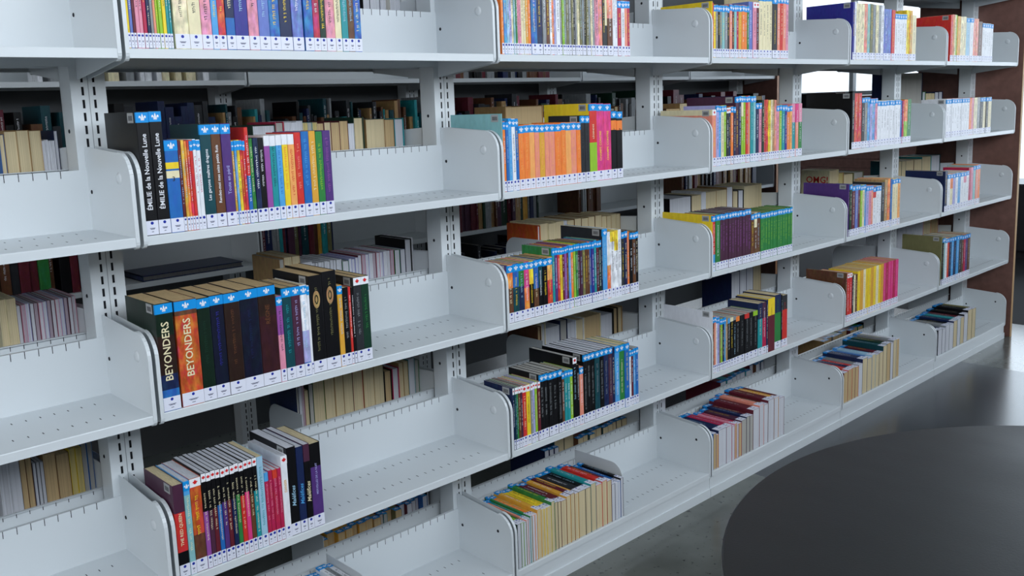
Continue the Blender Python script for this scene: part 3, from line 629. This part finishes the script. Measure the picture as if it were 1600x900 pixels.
# ---- bottom shelf, spines up
front(5, 0, 480.3, [(534.6, .13, 'plum white grey white grey', 's', {'page': 'white', 'tcol': 'darkgrey', 'len': .178}), (588.6, .13, 'white grey white paleblue white grey white', 's', {'page': 'white', 'tcol': 'darkgrey', 'len': .182})], flat=True)
front(5, 1, 812, [
 (822, .125, 'darkgreen lime', 's', {'page': 'white'}), (835, .128, 'green salmon teal green', 's', {'page': 'white'}), (843, .132, 'orange gold', 's', {'page': 'white'}), (858, .138, 'gold yellow yellow', 's'), (880, .14, 'yellow green darkgreen maroon', 's', {'busy': .3}), (907, .14, 'maroon gold maroon gold', 's'), (934, .14, 'darkgrey black teal', 's'), (958, .135, 'red red maroon', 's'), (976, .118, 'navy white blue black', 's', {'page': 'white'})], flat=True)
front(5, 2, 1116, [(1124, .12, 'blue orange', 's', {'page': 'tan'}), (1145, .125, 'navy crimson', 's', {'page': 'white'}), (1160, .125, 'crimson rose maroon crimson', 's', {'page': ['white', 'tan']}), (1178, .13, 'plum navy maroon', 's', {'page': 'grey'}), (1226, .15, 'maroon salmon brown maroon gold maroon', 's', {'page': 'white'})], flat=True)
front(5, 3, 1319, [(1342, .13, 'maroon red navy red', 's', {'page': 'tan'}), (1348, .13, 'grey', 's', {'page': 'white'}), (1380, .145, 'navy blue paleblue navy maroon', 's', {'page': 'cream'}), (1405, .165, 'darkteal darkgreen brown grey white', 's', {'page': ['cream', 'tan', 'white']})], flat=True)
front(5, 4, 1466, [(1490, .12, 'darkgrey navy grey black', 's', {'page': 'white'}), (1512, .135, 'navy teal maroon black', 's', {'page': ['cream', 'white']}), (1524, .15, 'black olive', 's', {'page': 'cream'})], flat=True)

# ---- far side, fore-edges towards us
rear(1, 0, 567, 12, [(578, .2, 'white', 'black'), (594, .2, 'white', 'navy'), (634, .2, 'white grey white white', 'white'), (655, .12, 'tan', 'red')])
rear(2, -1, 0, 235, [(8, 210, 'cream', 'blue'), (66, 204, 'cream cream cream', 'tan'), (86, 219, 'white*4', 'white'), (92, 203, 'white', 'navy'), (113, 201, 'yellowp yellowp yellowp', 'olive')])
rear(3, -1, 0, 500, [(12, 468, 'cream', 'cream'), (27, 466, 'cream', 'cream'), (134, 470, 'white mauve white white mauve white white mauve white white white mauve white white', 'maroon rose lavender plum')])
rear(4, -1, 0, 765, [(34, 722, 'white white', 'white'), (44, 706, 'tan', 'brown'), (54, 706, 'tan', 'brown'), (72, 722, 'white*3', 'navy grey grey'), (92, 708, 'tan', 'tan'), (113, 708, 'tan', 'brown'), (133, 700, 'yellowp yellowp', 'yellow'), (152, 693, 'grey grey', 'blue'), (175, 688, 'grey grey', 'maroon grey')])
rear(2, 0, 395, 230, [(432, 195, 'white', 'darkgreen', 'h'), (446, 190, 'grey', 'crimson', 'h'), (475, 190, 'white white white', 'white'), (497, 192, 'yellowp grey yellowp', 'cream teal'), (518, 192, 'tan cream', 'maroon'), (545, 190, 'tan tan', 'maroon'), (554, 192, 'white', 'white'), (570, 183, 'cream', 'darkgreen', 'h'), (573, 183, ''), (602, 187, 'cream', 'tan'), (617, 187, 'tan', 'brown'), (632, 184, 'white', 'teal', 'h'), (636, 170, ''), (659, 169, 'cream', 'lime', 'h')])
rear(3, 0, 437, 425, [(444, 405, 'grey', 'tan'), (470, 400, 'cream cream', 'tan'), (488, 410, 'white', 'white'), (535, 408, 'white*10', 'white grey'), (545, 408, 'white', 'green'), (560, 404, 'white*3', 'lavender'), (616, 395, 'white mauve white white mauve white white white white mauve', 'maroon rose lavender white'), (618, 395, ''), (634, 390, 'white white', 'green navy'), (645, 374, 'white', 'black', 'h'), (658, 371, 'white', 'white', 'h'), (667, 371, 'white', 'white', 'h')])
rear(4, 0, 463, 630, [(467, 604, 'grey', 'navy'), (471, 606, 'white', 'white'), (476, 600, 'mauve', 'rose'), (483, 610, 'cream', 'darkgreen'), (490, 600, 'darkteal'.replace('darkteal', 'grey'), 'darkgreen'), (508, 592, 'cream', 'green'), (524, 590, 'cream', 'tan'), (538, 586, 'cream', 'tan'), (553, 582, 'cream', 'darkgreen'), (569, 578, 'cream', 'crimson'), (586, 574, 'cream', 'tan'), (602, 570, 'cream', 'black'), (614, 580, 'tan', 'black', 'h'), (625, 575, 'white', 'crimson', 'h'), (640, 566, 'cream cream', 'tan'), (650, 560, 'white', 'teal'), (658, 562, 'grey', 'green'), (667, 560, 'white', 'lavender'), (684, 556, 'white white', 'grey')])
rear(2, 1, 790, 200, [(849, 166, 'tan', 'tan', 'h'), (860, 184, 'white white', 'white'), (960, 172, 'grey*9', 'maroon navy olive'), (976, 165, 'cream', 'brown', 'h'), (982, 170, 'grey', 'grey')])
rear(3, 1, 839, 352, [(844, 353, 'white', 'ember', 'h'), (880, 348, 'cream cream cream', 'cream'), (886, 345, 'white', 'white'), (940, 340, 'cream*5', 'tan brown'), (972, 336, 'cream*4', 'cream tan')])
rear(4, 1, 839, 520, [(845, 510, 'tan', 'brown', 'h'), (852, 506, 'white', 'cream', 'h'), (874, 510, 'white', 'white', 'h'), (886, 500, 'grey', 'navy', 'h'), (912, 500, 'white cream', 'white', 'h'), (938, 492, 'tan', 'cream', 'h'), (958, 490, 'white', 'black', 'h'), (985, 480, 'tan cream', 'black tan', 'h'), (997, 478, 'white', 'white', 'h')])
rear(2, 2, 1040, 165, [(1062, 170, 'tan', 'brown'), (1150, 160, 'cream*6', 'tan blue'), (1195, 150, 'tan*3', 'maroon')])
rear(3, 2, 1045, 312, [(1080, 308, 'white', 'black', 'h'), (1095, 305, 'cream', 'cream'), (1102, 300, 'white', 'white'), (1135, 298, 'cream cream', 'tan'), (1144, 292, 'white', 'tan'), (1162, 298, 'cream white', 'black', 'h'), (1190, 288, 'cream', 'cream', 'h')])
rear(4, 2, 1142, 440, [(1155, 425, 'white', 'navy'), (1176, 415, 'white white', 'navy'), (1200, 412, 'cream', 'tan')])
rear(2, 3, 1262, 150, [(1290, 147, 'grey', 'black', 'h'), (1320, 145, 'grey grey', 'black maroon', 'h')])
rear(3, 3, 1296, 275, [(1310, 266, 'cream', 'cream', 'h'), (1318, 270, 'yellowp', 'tan', 'h'), (1365, 270, 'cream grey', 'olive', 'h')])
rear(2, 4, 1405, 128, [(1441, .305, 'grey', 'navy', 'h')])
rear(2, 4, 1403+38, 145, [(1446, 143, 'white', 'green', 'h'), (1460, 146, 'cream*6', 'cream'), (1482, 143, 'white white', 'navy', 'h')])
rear(3, 4, 1402, 258, [(1415, 252, 'cream cream', 'darkteal'), (1440, 250, 'cream cream', 'maroon olive'), (1478, 243, 'cream white', 'teal darkteal', 'h')])
rear(4, 4, 1395, 355, [(1430, 352, 'white*5', 'white'), (1466, 344, 'white cream tan', 'rose orange')])
rear(5, 0, 490, 830, [(500, .11, 'tan', 'gold'), (580, .12, 'tan*7', 'gold gold gold brown gold gold tan'), (592, .12, 'grey grey', 'maroon teal'), (612, .12, 'tan tan', 'maroon olive'), (645, .125, 'white*4', 'maroon'), (652, .13, 'white', 'blue'), (686, .14, 'white*3', 'black')], yf=.38, flat=True)
rear(5, 1, 836, 712, [(856, .115, 'white white white', 'navy'), (886, .13, 'cream cream', 'darkteal black'), (998, .115, 'cream*10', 'brown maroon darkteal')], yf=.38, flat=True)
rear(5, 2, 1110, 590, [(1160, .11, 'white*6', 'maroon teal'), (1215, .125, 'white*4', 'maroon brown blue black')], yf=.38, flat=True)
rear(5, 3, 1270, 535, [(1335, .11, 'tan*8', 'tan maroon grey green'), (1365, .12, 'white white cream', 'black grey')], yf=.38, flat=True)

# ---- bookcase behind
DK = 'black darkgrey navy black maroon darkteal brown black darkgrey olive'
stack2(2, 0, 105, 180, DK, 1); stack2(2, 180, 335, 180, 'black darkgrey black navy darkgrey', 2); stack2(2, 350, 700, 180, 'darkgrey black grey darkteal darkgrey navy brown tan teal', 3, wmin=.008, wmax=.02)
stack2(2, 700, 1010, 170, 'brown maroon black navy darkgrey tan darkgreen grey black', 4, wmin=.01, wmax=.04); stack2(2, 1010, 1215, 150, 'black maroon brown navy grey maroon', 5, wmin=.03, wmax=.06)
stack2(3, 0, 160, 420, 'navy darkteal grey olive brown darkgrey green black maroon red maroon', 6); stack2(3, 395, 520, 370, 'gold maroon plum grey teal darkteal navy olive maroon brown', 7, wmin=.01, wmax=.03)
stack2(3, 690, 845, 340, 'gold plum grey maroon darkgreen darkgreen brown navy tan', 8, wmin=.01, wmax=.04); stack2(3, 905, 935, 320, 'brown brown', 9); stack2(3, 1068, 1180, 290, 'black brown maroon navy tan', 10)
stack2(4, 715, 860, 550, 'darkgrey navy brown grey darkgrey', 11); stack2(4, 1040, 1120, 430, 'grey maroon grey darkgrey', 12); stack2(4, 1240, 1330, 400, 'grey navy white tan periwinkle', 13)
stack2(1, 60, 330, 110, 'white cream grey', 14, hmin=.1, hmax=.16, gap=.5); stack2(1, 700, 860, 110, 'black maroon grey navy brown', 15)

for b in BOOKS:
    if b['pos'] == (3, 3) and b['side'] and b['o'] == 0: b['area'] = 1e9; b['omg'] = True
def unique_boxes(BK):
    order = sorted(range(len(BK)), key=lambda i: -BK[i]['area'])
    return set(order[:NEAR])
NEAR = 340
near = unique_boxes(BOOKS)
ORD = ['first', 'second', 'third', 'fourth', 'fifth', 'sixth', 'seventh', 'eighth', 'ninth', 'tenth', 'eleventh', 'twelfth'] + ['%dth' % i for i in range(13, 20)] + ['20th', '21st', '22nd', '23rd', '24th', '25th', '26th', '27th', '28th', '29th', '30th', '31st', '32nd', '33rd', '34th', '35th', '36th', '37th', '38th', '39th', '40th', '41st', '42nd', '43rd', '44th', '45th', '46th', '47th', '48th', '49th', '50th']
SHORTROW = {1: 'first shelf', 2: 'second shelf', 3: 'third shelf', 4: 'fourth shelf', 5: 'bottom shelf'}
SHORTBAY = {-1: 'leftmost bay', 0: 'second bay', 1: 'third bay', 2: 'fourth bay', 3: 'fifth bay', 4: 'last bay'}
rest = MB()
for i, b in enumerate(BOOKS):
    kw = dict(b['kw']); title = kw.pop('title', None)
    if i in near:
        parts = book_parts(b['w'], b['d'], b['h'], b['spec'], title='-' if title else None, **{k: v for k, v in kw.items()})
        parts.pop('title', None) if title else None
        e = bpy.data.objects.new('book', None); COL.objects.link(e); e.matrix_world = b['M']; e.empty_display_size = .05
        row, bay = b['pos']
        tag(e, '%s, %s from left, %s%s, %s' % (b['what'], ORD[b['o']], SHORTROW[row], ' far side' if b['side'] else '', SHORTBAY[bay]), 'book', b['group'])
        for nm, mb in parts.items():
            link(nm, mb.mesh(nm, [M_PAGE if nm == 'page_block' else M_PRINT]), e)
        if b.get('omg'):
            me, wd = text_mesh('OMG!', .042, 'red'); p = b['M'].translation
            t = link('cover_title', me, e); Mw = Matrix.Translation((p.x-b['w']-.0006, p.y-b['d']*.5-.01, p.z+b['h']-.045)) @ Euler((math.pi/2, 0, -math.pi/2)).to_matrix().to_4x4()
            t.matrix_local = b['M'].inverted() @ Mw
        if title:
            txt, size, col = title[:3]; at = title[3] if len(title) > 3 else .5
            me, wd = text_mesh(txt, size, col, .3 if txt.startswith('Mal') else 0)
            avail = b['h']-.034-(.022 if kw.get('sticker') else .004)
            s = min(1, avail/wd) if len(txt) > 2 else 1
            zc = .03+avail*at if len(title) > 3 else .031+avail/2
            t = link('title', me, e, (b['w']/2, -.0006, zc), (math.pi/2, -math.pi/2 if len(txt) > 2 else 0, 0))
            t.scale = (s, 1 if s > .75 else s*1.25, 1)
            if len(txt) <= 2: t.scale = (min(1, b['w']/(wd*1.15)), 1, 1)
    else:
        parts = book_parts(b['w'], b['d'], b['h'], b['spec'], **kw)
        for nm, mb in parts.items():
            if nm == 'page_block': mb.m = [1]*len(mb.f)
            rest.add(mb, b['M'])
o = link('books', rest.mesh('books', [M_PRINT, M_PAGE])); tag(o, 'the many smaller books on the distant shelves and the bookcase behind', 'books', kind='stuff')
print('BOOKS', len(BOOKS), 'near', len(near))

# medallions on the two tall black books of the third shelf
def ring_mesh():
    m = MB(); n = 20
    for (r0, r1, c) in ((0.55, 1.0, 'tan'), (0.0, .32, 'tan')):
        for k in range(n):
            a, b_ = 2*math.pi*k/n, 2*math.pi*(k+1)/n
            p = [(r0*math.cos(a), 0, r0*math.sin(a)), (r1*math.cos(a), 0, r1*math.sin(a)), (r1*math.cos(b_), 0, r1*math.sin(b_)), (r0*math.cos(b_), 0, r0*math.sin(b_))]
            if r0 == 0: p = p[1:3]+[(0, 0, 0)]
            m.face([(x*.0085, y, z*.019) for x, y, z in p], 0, C(c, .4))
    return m.mesh('medallion', [M_PRINT])
ring = ring_mesh()
for o in list(COL.objects):
    if o.name.startswith('book') and o.type == 'EMPTY' and 'black thick book' in o['label'] or (o.type == 'EMPTY' and 'third shelf, second bay' in o.get('label', '') and 'black paperback' in o.get('label', '') ):
        cv = [c for c in o.children if c.name.startswith('cover')][0]
        w_ = max(v.co.x for v in cv.data.vertices); h_ = max(v.co.z for v in cv.data.vertices)
        if w_ > .02 and o['label'].startswith('black') and 'third shelf, second bay' in o['label']: link('medallion', ring, o, (w_/2, -.0007, h_-.052))

# bookends, other things
def bookend(x, y, z, back, label, h=.15, d=.17):
    m = MB(); pts = []; r = .04
    pts.append((d, 0)); pts.append((d, h))
    for k in range(7):
        a = math.pi/2*k/6; pts.append((r-r*math.sin(a), h-r+r*math.cos(a)))
    pts.append((0, 0)); m.prism([(0, yy, zz) for yy, zz in pts], (.0014, 0, 0))
    o = link('bookend', m.mesh('bookend', [M_WHITE]), None, (x, y, z+.0004), (0, 0, math.pi if back else 0)); tag(o, label, 'bookend', 'bookends')
    m = MB(); m.box(.0014, .06, .02, d-.02, 0, .0012); link('foot', m.mesh('foot', [M_WHITE]), o); return o
bookend(x_of(977, .01, Z[5]), .02, Z[5], False, 'grey metal bookend closing the yellow-spined row on the bottom shelf, third bay', .152, .19)
bookend(unproj_y(460, 630, .36).x, YR-.01, Z[4], True, 'grey metal bookend on far side of the fourth shelf, second bay', .135, .17)
bookend(unproj_y(836, 520, .36).x, YR-.01, Z[4], True, 'grey bookend behind the black books, fourth shelf, third bay', .15, .17)
bookend(unproj_y(836, 352, .36).x, YR-.01, Z[3], True, 'grey bookend behind the patterned spines, third shelf, third bay', .13, .17)
bookend(unproj_y(484, 860, .40).x, YR-.01, Z[5], True, 'grey bookend on far side of the bottom shelf, second bay', .13, .17)
bookend(.4575, .02, Z[5], False, 'grey bookend after the white books on the bottom shelf, second bay', .15, .185)
# a dark flat album lying on the otherwise empty shelf of the bookcase behind
m = MB(); xa = unproj_y(215, 430, Y2+.05).x; xb = unproj_y(372, 415, Y2+.05).x
def flat_item(name, x0, x1, y0, y1, z, t, label, cols):
    c = MB(); c.box(x0, x1, y0, y1, z, z+.003, 0, C(cols[0], .5)); c.box(x0, x1, y0, y1, z+t-.003, z+t, 0, C(cols[0], .8)); c.box(x0, x0+.003, y0, y1, z, z+t, 0, C(cols[0], .5))
    o = link(name, c.mesh(name, [M_PRINT])); tag(o, label, 'album')
    p = MB(); p.box(x0+.003, x1-.004, y0+.003, y1-.003, z+.003, z+t-.003, 0, (*lin('6a6a6a'), 0)); link('page_block', p.mesh('page_block', [M_PAGE]), o)
flat_item('album', xa, xb, Y2+.01, Y2+.19, Z[3]+.0005, .02, 'wide dark album lying flat on an empty shelf behind', ['navy'])

# ------------------------------------------------------------------ round table in the foreground
tb = bpy.data.objects.new('round_table', None); COL.objects.link(tb); tb.location = (.627, -1.4935, 0)
tag(tb, 'round dark grey laminate table in the right foreground beside the shelving', 'table')
RT = .563; m = MB(); m.lathe([(RT-.004, .692), (RT-.0005, .695), (RT, .699), (RT, .714), (RT-.0006, .718), (RT-.003, .72)], 128)
link('table_top', m.mesh('table_top', [M_TABLE]), tb)
m = MB(); m.lathe([(.035, .05), (.035, .692)], 24); link('pedestal', m.mesh('pedestal', [M_DARK]), tb)
m = MB(); m.lathe([(.26, 0.0), (.26, .01), (.05, .05)], 48); link('base', m.mesh('base', [M_DARK]), tb)
# dark storage cabinet standing far beyond the end of the shelving
m = MB(); m.box(0, .5, 0, 1.1, .06, .58); cb = link('cabinet', m.mesh('cabinet', [mat('charcoal_laminate', lin('2c2f35'), .45)]), None, (7.0, .1, 0)); tag(cb, 'dark low cabinet standing far beyond the brown end panel', 'cabinet')
m = MB()
for yy in (.01, .56): m.box(-.018, 0, yy, yy+.53, .07, .57)
link('door', m.mesh('door', [M_DARK]), cb)
m = MB(); m.box(.03, .47, .03, 1.07, 0, .06); link('plinth', m.mesh('plinth', [M_DARK]), cb)
